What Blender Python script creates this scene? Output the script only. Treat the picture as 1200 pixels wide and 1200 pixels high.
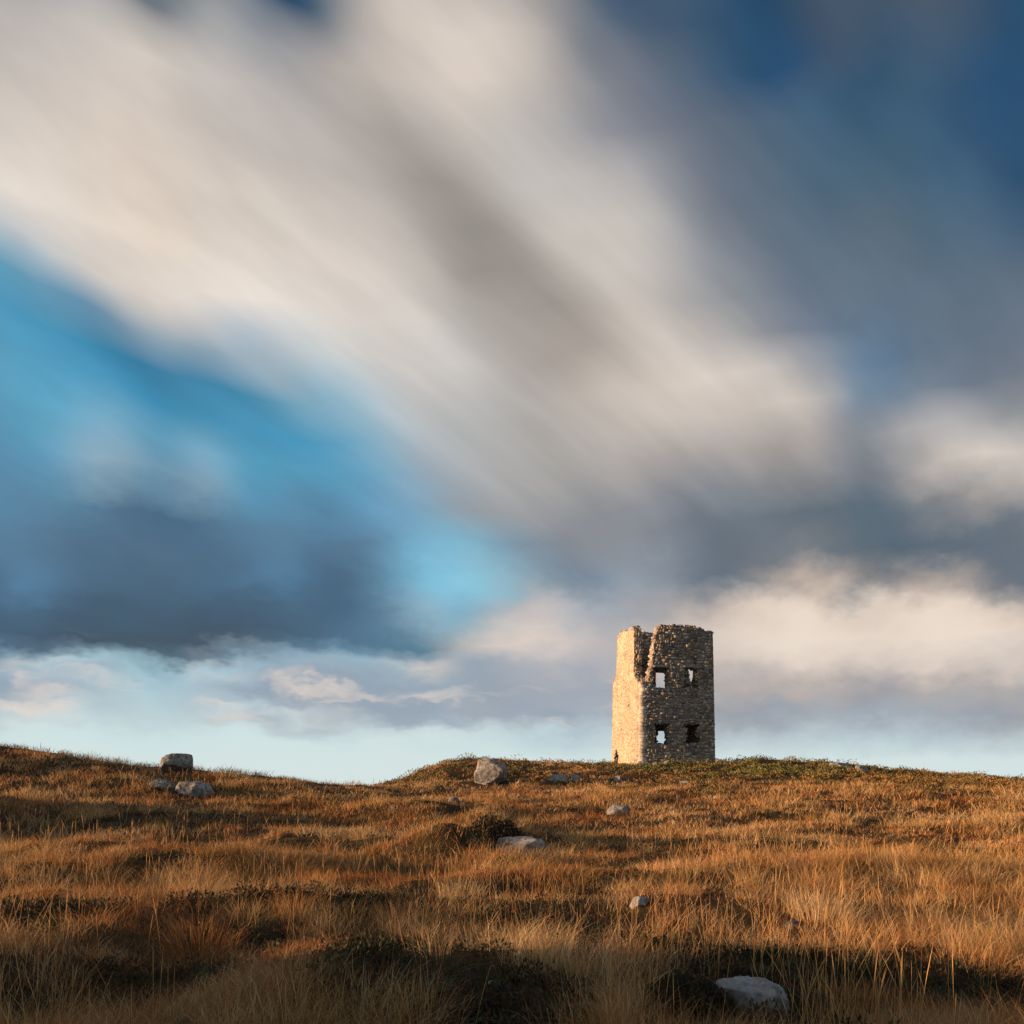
import bpy, bmesh, math, random
import numpy as np
from mathutils import Vector, Matrix, noise as mnoise

for o in list(bpy.data.objects):
    bpy.data.objects.remove(o, do_unlink=True)
SC = bpy.context.scene
COL = SC.collection
random.seed(7)
RNG = np.random.default_rng(11)

# ------------------------------------------------------------------ camera
F_PX, ROW_H, CAM_Z = 800.0, 930.0, 1.5          # focal length and horizon row of the photograph (1200 px)
cam_data = bpy.data.cameras.new("camera")
cam = bpy.data.objects.new("camera", cam_data)
COL.objects.link(cam)
cam.location = (0, 0, CAM_Z)
cam.rotation_euler = (math.radians(90), 0, 0)
cam_data.sensor_width = 36.0
cam_data.lens = 36.0 * F_PX / 1200.0
cam_data.shift_y = (ROW_H - 600.0) / 1200.0     # rising front keeps the verticals upright
cam_data.clip_start = 0.05
cam_data.clip_end = 8000.0
SC.camera = cam

# ------------------------------------------------------------------ colour management
SC.view_settings.view_transform = 'Standard'
SC.view_settings.look = 'None'
SC.view_settings.gamma = 1.0
EXPOSURE = 1.0                                  # exposed for the sunset light on the moor
SC.view_settings.exposure = EXPOSURE
SC.view_settings.use_curve_mapping = False
SC.cycles.max_bounces = 6
SC.cycles.diffuse_bounces = 3
SC.cycles.transmission_bounces = 4
SC.cycles.denoising_prefilter = 'ACCURATE'

# ------------------------------------------------------------------ sun
SUN_EL, SUN_AZ = math.radians(7.5), math.radians(259.3)     # azimuth clockwise from +Y
to_sun = Vector((math.cos(SUN_EL) * math.sin(SUN_AZ), math.cos(SUN_EL) * math.cos(SUN_AZ), math.sin(SUN_EL)))
sun_data = bpy.data.lights.new("sun", 'SUN')
sun_data.energy = 5.0
sun_data.angle = math.radians(0.55)
sun_data.color = (1.0, 0.60, 0.325)
sun = bpy.data.objects.new("sun", sun_data)
COL.objects.link(sun)
sun.rotation_euler = to_sun.to_track_quat('Z', 'Y').to_euler()
sun.location = to_sun * 60

# ------------------------------------------------------------------ sky
def lin(c):
    return tuple(((v / 255) / 12.92 if v / 255 <= 0.04045 else ((v / 255 + 0.055) / 1.055) ** 2.4) for v in c)

def px_dir(px, py):
    return Vector(((px - 600) / F_PX, 1.0, (ROW_H - py) / F_PX)).normalized()

SKY_STRENGTH = 0.1
world = bpy.data.worlds.new("World")
SC.world = world
world.use_nodes = True
WN, WL = world.node_tree.nodes, world.node_tree.links
WN.clear()

def wnode(t, **kw):
    n = WN.new(t)
    for k, v in kw.items():
        setattr(n, k, v)
    return n

def sky_col(c):
    return tuple(v / SKY_STRENGTH / 2 ** EXPOSURE for v in lin(c)) + (1.0,)

# colours of the clouded sky on a coarse grid of directions (columns every 53.5 px from 172, rows in px of the photograph)
SKY_ROWS = [10, 70, 130, 190, 250, 310, 360, 405, 450, 495, 550, 600, 640, 680, 715, 750, 759, 775, 805, 835, 865, 892]
SKY_TABLE = [
    "70 85 100|140 145 150|66 92 118|52 82 110|130 135 140|195 185 178|200 190 182|195 185 178|170 165 162|115 120 128|44 76 107|60 85 110|60 85 110|40 76 108|58 80 102|78 86 101|62 82 102",
    "205 195 185|195 188 182|170 168 168|160 160 162|195 185 178|212 200 190|218 205 195|222 210 200|212 200 190|175 168 165|125 128 138|95 108 125|70 95 120|45 80 113|45 80 115|62 88 113|50 80 105",
    "205 195 187|198 190 183|190 183 178|180 175 172|180 174 169|190 182 175|205 195 187|218 206 196|208 197 188|172 167 163|145 145 149|118 125 138|101 112 128|88 106 125|75 101 125|61 94 121|61 92 119",
    "212 198 187|208 196 187|200 191 184|190 182 176|180 173 167|170 164 158|172 166 161|190 183 176|195 189 184|182 178 176|150 150 154|135 136 146|110 118 132|99 112 128|87 108 127|76 103 125|71 101 123",
    "228 212 196|222 209 197|218 207 196|210 201 192|198 189 182|178 171 165|156 149 144|163 156 151|188 182 177|195 189 184|195 189 185|182 179 177|129 134 143|105 116 131|96 112 129|88 109 127|92 110 125",
    "222 208 195|225 213 202|226 215 204|225 214 204|222 211 202|205 196 188|172 165 159|148 142 137|163 156 150|195 188 181|200 193 186|200 193 186|153 154 158|122 130 140|102 116 131|99 114 131|102 116 129",
    "190 192 195|212 205 198|224 214 205|226 217 208|226 216 207|218 209 201|196 189 182|156 149 144|154 147 141|175 168 161|192 186 179|200 193 187|160 160 162|137 142 148|109 120 136|101 116 134|94 118 139",
    "70 126 163|102 141 169|150 172 188|190 193 196|215 208 201|218 211 204|212 206 200|185 180 175|163 155 149|160 152 145|180 171 163|198 188 179|177 172 169|160 160 162|129 135 146|105 120 138|99 120 140",
    "51 130 169|58 135 172|70 140 175|102 152 177|165 185 195|198 197 196|206 201 197|200 196 192|178 172 167|165 156 149|178 169 161|205 195 186|218 206 196|214 204 196|195 190 186|150 155 163|88 125 155",
    "74 144 179|79 149 184|76 149 186|74 149 186|84 153 188|150 178 194|180 184 186|182 182 182|180 178 176|180 174 168|195 185 176|208 197 187|212 201 191|205 194 186|210 200 191|195 188 183|130 138 150",
    "98 149 177|162 186 200|93 160 191|91 158 189|93 158 191|110 165 195|150 168 182|165 170 174|172 171 170|170 168 166|165 162 160|172 165 160|170 164 160|160 156 154|165 158 154|150 148 149|112 120 130",
    "76 108 134|80 114 140|92 132 160|92 134 163|92 136 165|108 158 190|124 166 192|148 158 168|155 157 160|148 150 155|140 143 149|138 140 146|125 131 140|115 124 134|108 118 129|100 113 124|92 108 122",
    "85 112 135|82 112 138|86 116 141|90 126 154|82 112 138|98 136 162|120 174 202|130 180 202|128 156 174|130 137 146|140 145 152|132 138 146|110 119 130|100 112 124|95 108 121|92 106 119|90 106 120",
    "76 102 124|78 107 131|82 114 141|89 131 163|76 102 126|98 138 164|126 188 214|138 196 218|142 178 195|125 142 158|125 142 158|150 160 170|115 125 138|105 115 126|158 150 147|188 172 161|90 102 114",
    "73 97 116|72 96 116|72 97 118|76 105 128|76 105 128|86 120 145|146 178 196|128 172 194|186 182 182|185 185 188|165 170 178|160 160 165|180 170 166|212 196 183|230 214 199|232 216 201|215 200 188",
    "70 88 104|70 88 105|71 90 108|74 96 116|80 110 134|88 122 144|98 130 150|192 186 182|217 204 196|214 202 195|185 180 180|200 188 181|215 200 190|226 211 199|234 220 206|234 219 205|230 215 202",
    "78 98 114|82 104 120|84 106 124|92 118 138|104 138 160|108 142 162|130 152 168|178 180 184|205 196 192|205 196 192|184 180 181|198 187 181|212 197 188|222 207 196|230 216 203|230 215 202|220 206 195",
    "152 188 203|164 194 207|168 198 211|150 180 196|166 189 200|152 180 194|206 199 194|150 165 178|170 175 182|185 183 186|180 178 181|195 185 180|205 192 184|215 201 190|222 208 196|224 209 197|205 192 183",
    "178 205 213|172 192 202|160 176 190|150 165 180|150 165 180|145 163 178|155 175 188|150 165 178|155 165 178|165 170 180|165 170 180|180 174 172|178 171 170|178 170 168|180 172 168|182 173 169|150 152 160",
    "190 214 218|182 197 204|200 218 222|205 215 216|180 188 194|165 176 186|162 172 183|160 170 181|158 168 180|160 170 182|165 175 186|160 164 170|160 163 168|156 160 167|155 162 172|165 172 180|155 165 176",
    "205 224 225|206 225 226|208 226 226|208 226 226|208 225 226|207 224 225|206 223 224|205 222 224|197 216 220|190 209 215|190 206 212|185 198 204|185 198 204|190 203 208|188 202 208|185 202 208|190 206 212",
    "212 227 226|" * 16 + "212 227 226",
]

def sky_table():
    T = np.array([[[float(v) for v in c.split()] for c in r.split('|')] for r in SKY_TABLE])
    return np.array(SKY_ROWS, float), T

def cubic_weights(t):
    return np.stack([-0.5 * t ** 3 + t ** 2 - 0.5 * t, 1.5 * t ** 3 - 2.5 * t ** 2 + 1, -1.5 * t ** 3 + 2 * t ** 2 + 0.5 * t, 0.5 * t ** 3 - 0.5 * t ** 2], -1)

def sky_sample(px, row):
    """linear colour of the cloud field for arrays of photograph columns and rows"""
    rows, T = sky_table()
    px, row = np.array(px, float), np.array(row, float)
    # out of the picture the clouds run on along their own direction
    k = 0.85 * np.clip((600 - row) / 200, 0, 1)
    for _ in range(2):
        kl, kr = 0.5 * k, np.minimum(0.6 * k, np.maximum(row - 10, 0) / 400)
        dl, dr = np.maximum(172 - px, 0), np.maximum(px - 1028, 0)
        px = px + 2 * dl - 2 * dr
        row = row + kl * 2 * dl - kr * 2 * dr
    px = np.clip(px, 172, 1028)
    row = np.clip(row, rows[0], rows[-1])
    cu = (px - 172) / 53.5
    ci = np.clip(np.floor(cu).astype(int), 0, 15)
    wc = cubic_weights(cu - ci)
    ri = np.clip(np.searchsorted(rows, row, 'right') - 1, 0, len(rows) - 2)
    tr = (row - rows[ri]) / (rows[ri + 1] - rows[ri])
    tr = tr * tr * (3 - 2 * tr) * 0.4 + tr * 0.6
    out = 0
    for a in range(4):
        cj = np.clip(ci + a - 1, 0, 16)
        out = out + wc[..., a, None] * (T[ri, cj] * (1 - tr[..., None]) + T[ri + 1, cj] * tr[..., None])
    out = np.clip(out, 0, 255) / 255
    return np.where(out <= 0.04045, out / 12.92, ((out + 0.055) / 1.055) ** 2.4)

def build_sky():
    out = wnode('ShaderNodeOutputWorld')
    bg = wnode('ShaderNodeBackground')
    bg.inputs['Strength'].default_value = SKY_STRENGTH
    WL.new(bg.outputs[0], out.inputs[0])
    tc = wnode('ShaderNodeTexCoord')
    D = tc.outputs['Generated']
    gain = 1.0 / SKY_STRENGTH / 2 ** EXPOSURE

    def math_node(op, a=None, b=None, c=None):
        n = wnode('ShaderNodeMath', operation=op)
        for k, v in enumerate((a, b, c)):
            if v is None:
                continue
            if isinstance(v, (int, float)):
                n.inputs[k].default_value = v
            else:
                WL.new(v, n.inputs[k])
        return n.outputs[0]

    def map_range(v, a, b, lo=0.0, hi=1.0, mode='LINEAR'):
        n = wnode('ShaderNodeMapRange', interpolation_type=mode)
        for k, x in (('From Min', a), ('From Max', b), ('To Min', lo), ('To Max', hi)):
            n.inputs[k].default_value = x
        WL.new(v, n.inputs['Value'])
        return n.outputs[0]

    def noise_node(scale, axis=None, stretch=1.0, detail=2.0, rough=0.5):
        src = D
        if axis is not None:
            X = axis.normalized()
            Z = X.cross(Vector((0, 0, 1))).normalized()
            mp = wnode('ShaderNodeMapping', vector_type='TEXTURE')
            mp.inputs['Rotation'].default_value = Matrix((X, Z.cross(X), Z)).transposed().to_euler('XYZ')
            mp.inputs['Scale'].default_value = (stretch, 1, 1)
            WL.new(D, mp.inputs[0])
            src = mp.outputs[0]
        nz = wnode('ShaderNodeTexNoise')
        nz.inputs['Scale'].default_value = scale
        nz.inputs['Detail'].default_value = detail
        nz.inputs['Roughness'].default_value = rough
        WL.new(src, nz.inputs['Vector'])
        return nz

    def mix(f, a, b):
        n = wnode('ShaderNodeMix', data_type='RGBA')
        for key, v in (('Factor', f), ('A', a), ('B', b)):
            if isinstance(v, (tuple, float)):
                n.inputs[key].default_value = v
            else:
                WL.new(v, n.inputs[key])
        return n.outputs['Result']

    sep0 = wnode('ShaderNodeSeparateXYZ')
    WL.new(D, sep0.inputs[0])
    high = map_range(sep0.outputs['Z'], 0.20, 0.45, 0, 1, 'SMOOTHSTEP')

    # the air and thin cloud of the whole dome
    sky = wnode('ShaderNodeTexSky', sky_type='NISHITA', sun_disc=False)
    sky.sun_elevation, sky.sun_rotation = SUN_EL, SUN_AZ
    sky.air_density, sky.dust_density, sky.ozone_density = 1.2, 0.6, 2.0
    axis = px_dir(850, 560) - px_dir(330, 120)
    veil = noise_node(2.2, axis, 2.6, 3.0, 0.55)
    dome = mix(map_range(veil.outputs[0], 0.38, 0.66, 0.25, 0.95, 'SMOOTHSTEP'), sky.outputs[0], sky_col((150, 152, 158)))

    # directions bent by drawn-out and by billowing turbulence
    streak = noise_node(5.0, axis, 3.5, 3.0, 0.55)
    billow = noise_node(15.0, Vector((1, 0.2, 0)), 1.9, 4.0, 0.6)
    def centred(nz, amp, mask):
        a = wnode('ShaderNodeVectorMath', operation='SUBTRACT')
        WL.new(nz.outputs['Color'], a.inputs[0])
        a.inputs[1].default_value = (0.5, 0.5, 0.5)
        b = wnode('ShaderNodeVectorMath', operation='SCALE')
        WL.new(a.outputs[0], b.inputs[0])
        WL.new(math_node('MULTIPLY', mask, amp), b.inputs['Scale'])
        return b.outputs[0]
    low = map_range(sep0.outputs['Z'], 0.28, 0.46, 1, 0, 'SMOOTHSTEP')
    v1 = wnode('ShaderNodeVectorMath', operation='ADD')
    WL.new(D, v1.inputs[0])
    WL.new(centred(streak, 0.10, high), v1.inputs[1])
    v2 = wnode('ShaderNodeVectorMath', operation='ADD')
    WL.new(v1.outputs[0], v2.inputs[0])
    WL.new(centred(billow, 0.085, math_node('MULTIPLY', low, map_range(sep0.outputs['Z'], 0.0, 0.10, 0.3, 1.0))), v2.inputs[1])
    sep = wnode('ShaderNodeSeparateXYZ')
    WL.new(v2.outputs[0], sep.inputs[0])
    az = math_node('ARCTAN2', sep.outputs['X'], sep.outputs['Y'])
    el = math_node('ARCSINE', math_node('MINIMUM', math_node('MAXIMUM', sep.outputs['Z'], -0.999), 0.999))
    A0 = math.radians(45)
    fa = map_range(az, -A0, A0)
    els = [math.radians(v) for v in list(np.arange(1.5, 18.01, 0.85)) + list(np.arange(20, 50.1, 2.3))]
    stops = np.linspace(-A0, A0, 32)
    cur = None
    for k, e in enumerate(els):
        # where this elevation lies in the photograph at each azimuth
        pxs = 600 + F_PX * np.tan(stops)
        rws = ROW_H - F_PX * math.tan(e) / np.cos(stops)
        cols = sky_sample(pxs, rws)
        pad = np.concatenate([cols[:1], cols, cols[-1:]])
        cols = np.clip(cols + 0.35 * (cols - 0.5 * (pad[:-2] + pad[2:])), 0.005, 1)      # undo the spline's smoothing
        rp = wnode('ShaderNodeValToRGB')
        rp.color_ramp.interpolation = 'B_SPLINE'
        E = rp.color_ramp.elements
        E[0].position, E[1].position = 0.0, 1.0
        while len(E) < 32:
            E.new(len(E) / 32.0)
        for q in range(32):
            E[q].position = q / 31.0
            E[q].color = tuple(cols[q]) + (1,)
        WL.new(fa, rp.inputs[0])
        cur = rp.outputs[0] if cur is None else mix(map_range(el, els[k - 1], e), cur, rp.outputs[0])
    sc = wnode('ShaderNodeVectorMath', operation='SCALE')
    WL.new(cur, sc.inputs[0])
    # fine drawn-out streaks in the thickness of the high cloud, billows lower down
    st2 = noise_node(13.0, axis, 7.0, 3.0, 0.6)
    f1 = math_node('MULTIPLY_ADD', math_node('MULTIPLY', map_range(st2.outputs[0], 0.3, 0.7, -0.11, 0.11), high), gain, gain)
    WL.new(f1, sc.inputs['Scale'])
    # broken layers low over the horizon: blue-grey stratus with sunlit cream tops
    mp = wnode('ShaderNodeMapping', vector_type='POINT')
    mp.inputs['Scale'].default_value = (1.0, 1.0, 3.4)
    WL.new(v2.outputs[0], mp.inputs[0])
    layers = []
    for shift, scl in ((0.0, 5.5), (3.7, 7.5)):
        off = wnode('ShaderNodeVectorMath', operation='ADD')
        WL.new(mp.outputs[0], off.inputs[0])
        off.inputs[1].default_value = (shift, shift, 0)
        nz = wnode('ShaderNodeTexNoise')
        nz.inputs['Scale'].default_value = scl
        nz.inputs['Detail'].default_value = 3.0
        nz.inputs['Roughness'].default_value = 0.5
        WL.new(off.outputs[0], nz.inputs['Vector'])
        layers.append(nz.outputs[0])
    band = math_node('MULTIPLY', map_range(el, math.radians(4.2), math.radians(6.0), 0, 1, 'SMOOTHSTEP'), map_range(el, math.radians(8.5), math.radians(12.0), 1, 0, 'SMOOTHSTEP'))
    grey = math_node('MULTIPLY', map_range(layers[0], 0.44, 0.66, 0, 0.7, 'SMOOTHSTEP'), band)
    cream = math_node('MULTIPLY', map_range(layers[1], 0.50, 0.74, 0, 0.75, 'SMOOTHSTEP'), band)
    left_part = map_range(az, math.radians(7), math.radians(15), 1, 0.25, 'SMOOTHSTEP')
    grey, cream = math_node('MULTIPLY', grey, left_part), math_node('MULTIPLY', cream, left_part)
    lay = mix(cream, mix(grey, sc.outputs[0], sky_col((148, 163, 179))), sky_col((228, 214, 203)))
    inside = math_node('MULTIPLY', map_range(math_node('ABSOLUTE', az), math.radians(38), math.radians(60), 1, 0, 'SMOOTHSTEP'),
                       map_range(el, math.radians(47), math.radians(62), 1, 0, 'SMOOTHSTEP'))
    WL.new(mix(inside, dome, lay), bg.inputs['Color'])
    world.cycles.sampling_method = 'MANUAL'
    world.cycles.sample_map_resolution = 512

build_sky()

# ------------------------------------------------------------------ numeric helpers
_P = np.random.default_rng(5).random((256, 256))

def vnoise(x, y):
    xi, yi = np.floor(x).astype(int), np.floor(y).astype(int)
    fx, fy = x - xi, y - yi
    fx, fy = fx * fx * (3 - 2 * fx), fy * fy * (3 - 2 * fy)
    a, b = _P[xi % 256, yi % 256], _P[(xi + 1) % 256, yi % 256]
    c, d = _P[xi % 256, (yi + 1) % 256], _P[(xi + 1) % 256, (yi + 1) % 256]
    return (a * (1 - fx) + b * fx) * (1 - fy) + (c * (1 - fx) + d * fx) * fy

def fbm(x, y, octv=3):
    s, a, t = 0.0, 1.0, 0.0
    for i in range(octv):
        s = s + a * vnoise(x * 2 ** i + 17.3 * i, y * 2 ** i + 9.1 * i)
        t += a
        a *= 0.5
    return s / t - 0.5

def sstep(a, b, x):
    t = np.clip((x - a) / (b - a), 0, 1)
    return t * t * (3 - 2 * t)

def bump(x, y, cx, cy, rx, ry, h):
    return h * np.exp(-((x - cx) / rx) ** 2 - ((y - cy) / ry) ** 2)

FIELD = np.array([(-3000, -12), (-300, -6), (-60, -1), (-10, 0), (5, 0), (12, 0), (16, 0.07), (20, 0.22), (25, 0.66), (30, 1.28), (34, 1.5),
                  (40, 1.05), (50, -0.2), (70, -2.2), (120, -5), (300, -9), (3000, -14)], float)
HILL = np.array([(-3000, -12), (-300, -6), (-60, -1), (-10, 0), (5, 0), (12, 0), (16, 0.07), (20, 0.22), (25, 0.66), (30, 1.28), (34, 1.58),
                 (38, 1.95), (42, 2.62), (46, 3.25), (50, 3.62), (55, 3.72), (62, 3.1), (75, 1), (120, -5), (300, -9), (3000, -14)], float)

def ground_z(x, y):
    x, y = np.asarray(x, float), np.asarray(y, float)
    zf = np.interp(y, FIELD[:, 0], FIELD[:, 1])
    zh = np.interp(y, HILL[:, 0], HILL[:, 1])
    wl = sstep(-14.0, -4.0, x + 0.6 * fbm(y / 5, x / 5)) * (1 - 0.55 * sstep(19, 46, x))
    z = zf + (zh - zf) * wl
    # left ridge
    lat = np.interp(x, [-60, -30, -22, -16, -11.2, -6.4, -3, 2], [3.0, 3.0, 2.3, 1.42, 0.88, 0.50, 0.2, 0])
    z = z + lat * np.exp(-(np.where(y < 30, (30 - y) / 7.5, (y - 30) / 4.2)) ** 2)
    # crest swellings of the hill
    z = z + bump(x, y, -1.0, 51, 4.5, 5, 0.32) + bump(x, y, 18.5, 51, 5, 4, 0.36) + bump(x, y, -7, 49, 3, 4, 0.12) + bump(x, y, 23.5, 49, 3, 3, 0.15)
    # level stance of the tower
    # bank out of view on the left that shades the foreground
    z = z + bump(x, y, -11.5, 1.5, 3.2, 2.9, 2.5) + bump(x, y, -24, 19, 8, 3.0, 2.4)
    # hummocks
    r = np.hypot(x, y)
    near = np.exp(-(r / 60.0) ** 2)
    far = np.exp(-(r / 400.0) ** 2)
    z = z + near * (0.55 * fbm(x / 4.2, y / 3.0, 2) + 0.58 * fbm(x / 1.5 + 40, y / 1.15, 3)) * sstep(1.0, 5, r)
    z = z + far * 0.5 * fbm(x / 12 + 3, y / 9, 2) * sstep(15, 40, r) * (1 - 0.6 * np.exp(-((x - 11.5) / 9) ** 2 - ((y - 52) / 9) ** 2))
    z = z + bump(x, y, -1.5, 16.2, 1.1, 0.9, 0.75) + bump(x, y, -2.9, 21.6, 1.5, 1.7, 0.45) + bump(x, y, -0.9, 20.3, 0.8, 1.7, 0.62) + bump(x, y, 0.0, 18.3, 1.1, 0.8, 0.35) + bump(x, y, -3.0, 24.5, 2.5, 1.0, 0.35) + bump(x, y, 1.1, 5.75, 0.75, 0.5, 0.16)
    z = z + bump(x, y, -5.5, 13.5, 2.2, 0.9, 0.3) + bump(x, y, 3.6, 8.3, 1.6, 0.7, 0.2)
    return z

def link(name, me, parent=None):
    o = bpy.data.objects.new(name, me)
    COL.objects.link(o)
    if parent is not None:
        o.parent = parent
    return o

def tag(o, label=None, cat=None, group=None, kind=None):
    for k, v in (('label', label), ('category', cat), ('group', group), ('kind', kind)):
        if v:
            o[k] = v
    return o

def mesh_np(name, V, faces_flat, face_sizes, mat, col=None, smooth=False):
    me = bpy.data.meshes.new(name)
    V = np.asarray(V, np.float32)
    ff = np.asarray(faces_flat, np.int32).ravel()
    fs = np.asarray(face_sizes, np.int32)
    me.vertices.add(len(V))
    me.vertices.foreach_set('co', V.ravel())
    me.loops.add(len(ff))
    me.loops.foreach_set('vertex_index', ff)
    me.polygons.add(len(fs))
    st = np.zeros(len(fs), np.int32)
    st[1:] = np.cumsum(fs)[:-1]
    me.polygons.foreach_set('loop_start', st)
    if smooth:
        me.polygons.foreach_set('use_smooth', np.ones(len(fs), bool))
    if col is not None:
        a = me.color_attributes.new('tint', 'FLOAT_COLOR', 'POINT')
        c4 = np.ones((len(V), 4), np.float32)
        c4[:, :3] = col
        a.data.foreach_set('color', c4.ravel())
    me.update(calc_edges=True)
    me.materials.append(mat)
    return me

# ------------------------------------------------------------------ materials
def new_mat(name):
    m = bpy.data.materials.new(name)
    m.use_nodes = True
    nt = m.node_tree
    nt.nodes.clear()
    out = nt.nodes.new('ShaderNodeOutputMaterial')
    return m, nt, out

def mk(nt, t, **kw):
    n = nt.nodes.new(t)
    for k, v in kw.items():
        setattr(n, k, v)
    return n

def plant_mat(name, trans=0.3, rough=0.65):
    m, nt, out = new_mat(name)
    at = mk(nt, 'ShaderNodeAttribute', attribute_name='tint')
    p = mk(nt, 'ShaderNodeBsdfPrincipled')
    p.inputs['Roughness'].default_value = rough
    p.inputs['Specular IOR Level'].default_value = 0.25
    t = mk(nt, 'ShaderNodeBsdfTranslucent')
    mix = mk(nt, 'ShaderNodeMixShader')
    mix.inputs[0].default_value = trans
    nt.links.new(at.outputs['Color'], p.inputs['Base Color'])
    nt.links.new(at.outputs['Color'], t.inputs['Color'])
    nt.links.new(p.outputs[0], mix.inputs[1])
    nt.links.new(t.outputs[0], mix.inputs[2])
    nt.links.new(mix.outputs[0], out.inputs[0])
    return m

def soil_mat():
    m, nt, out = new_mat('peat_soil')
    g = mk(nt, 'ShaderNodeNewGeometry')
    n1 = mk(nt, 'ShaderNodeTexNoise')
    n1.inputs['Scale'].default_value = 0.35
    n1.inputs['Detail'].default_value = 6
    n2 = mk(nt, 'ShaderNodeTexNoise')
    n2.inputs['Scale'].default_value = 9
    n2.inputs['Detail'].default_value = 6
    n2.inputs['Roughness'].default_value = 0.7
    for n in (n1, n2):
        nt.links.new(g.outputs['Position'], n.inputs['Vector'])
    r = mk(nt, 'ShaderNodeValToRGB')
    e = r.color_ramp.elements
    e[0].position, e[0].color = 0.35, (0.028, 0.019, 0.011, 1)
    e[1].position, e[1].color = 0.68, (0.09, 0.045, 0.020, 1)
    x = e.new(0.5)
    x.color = (0.05, 0.034, 0.015, 1)
    mm = mk(nt, 'ShaderNodeMath', operation='MULTIPLY_ADD')
    mm.inputs[1].default_value = 0.55
    nt.links.new(n2.outputs[0], mm.inputs[0])
    m2 = mk(nt, 'ShaderNodeMath', operation='MULTIPLY')
    m2.inputs[1].default_value = 0.45
    nt.links.new(n1.outputs[0], m2.inputs[0])
    nt.links.new(m2.outputs[0], mm.inputs[2])
    nt.links.new(mm.outputs[0], r.inputs[0])
    p = mk(nt, 'ShaderNodeBsdfPrincipled')
    p.inputs['Roughness'].default_value = 0.95
    p.inputs['Specular IOR Level'].default_value = 0.1
    nt.links.new(r.outputs[0], p.inputs['Base Color'])
    b = mk(nt, 'ShaderNodeBump')
    b.inputs['Strength'].default_value = 0.8
    b.inputs['Distance'].default_value = 0.08
    nt.links.new(n2.outputs[0], b.inputs['Height'])
    nt.links.new(b.outputs[0], p.inputs['Normal'])
    nt.links.new(p.outputs[0], out.inputs[0])
    return m

def granite_mat(name, c_dark, c_light, lichen=0.5):
    m, nt, out = new_mat(name)
    tc = mk(nt, 'ShaderNodeTexCoord')
    n1 = mk(nt, 'ShaderNodeTexNoise')
    n1.inputs['Scale'].default_value = 2.3
    n1.inputs['Detail'].default_value = 8
    n1.inputs['Roughness'].default_value = 0.65
    n2 = mk(nt, 'ShaderNodeTexVoronoi')
    n2.inputs['Scale'].default_value = 38
    n3 = mk(nt, 'ShaderNodeTexNoise')
    n3.inputs['Scale'].default_value = 5.0
    n3.inputs['Detail'].default_value = 5
    for n in (n1, n2, n3):
        nt.links.new(tc.outputs['Object'], n.inputs['Vector'])
    r = mk(nt, 'ShaderNodeValToRGB')
    e = r.color_ramp.elements
    e[0].position, e[0].color = 0.32, c_dark + (1,)
    e[1].position, e[1].color = 0.66, c_light + (1,)
    nt.links.new(n1.outputs[0], r.inputs[0])
    sp = mk(nt, 'ShaderNodeMix', data_type='RGBA', blend_type='MULTIPLY')
    sp.inputs['Factor'].default_value = 0.45
    nt.links.new(r.outputs[0], sp.inputs['A'])
    nt.links.new(n2.outputs['Color'], sp.inputs['B'])
    hs = mk(nt, 'ShaderNodeHueSaturation')
    hs.inputs['Saturation'].default_value = 0.45
    hs.inputs['Value'].default_value = 1.25
    nt.links.new(sp.outputs['Result'], hs.inputs['Color'])
    lr = mk(nt, 'ShaderNodeMapRange')
    for k, v in (('From Min', 0.52), ('From Max', 0.6), ('To Min', 0.0), ('To Max', lichen)):
        lr.inputs[k].default_value = v
    nt.links.new(n3.outputs[0], lr.inputs['Value'])
    lm = mk(nt, 'ShaderNodeMix', data_type='RGBA')
    nt.links.new(lr.outputs[0], lm.inputs['Factor'])
    nt.links.new(hs.outputs[0], lm.inputs['A'])
    lm.inputs['B'].default_value = (0.09, 0.085, 0.07, 1)
    p = mk(nt, 'ShaderNodeBsdfPrincipled')
    p.inputs['Roughness'].default_value = 0.85
    p.inputs['Specular IOR Level'].default_value = 0.3
    nt.links.new(lm.outputs['Result'], p.inputs['Base Color'])
    b = mk(nt, 'ShaderNodeBump')
    b.inputs['Strength'].default_value = 0.6
    b.inputs['Distance'].default_value = 0.03
    nt.links.new(n1.outputs[0], b.inputs['Height'])
    nt.links.new(b.outputs[0], p.inputs['Normal'])
    nt.links.new(p.outputs[0], out.inputs[0])
    return m

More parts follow.
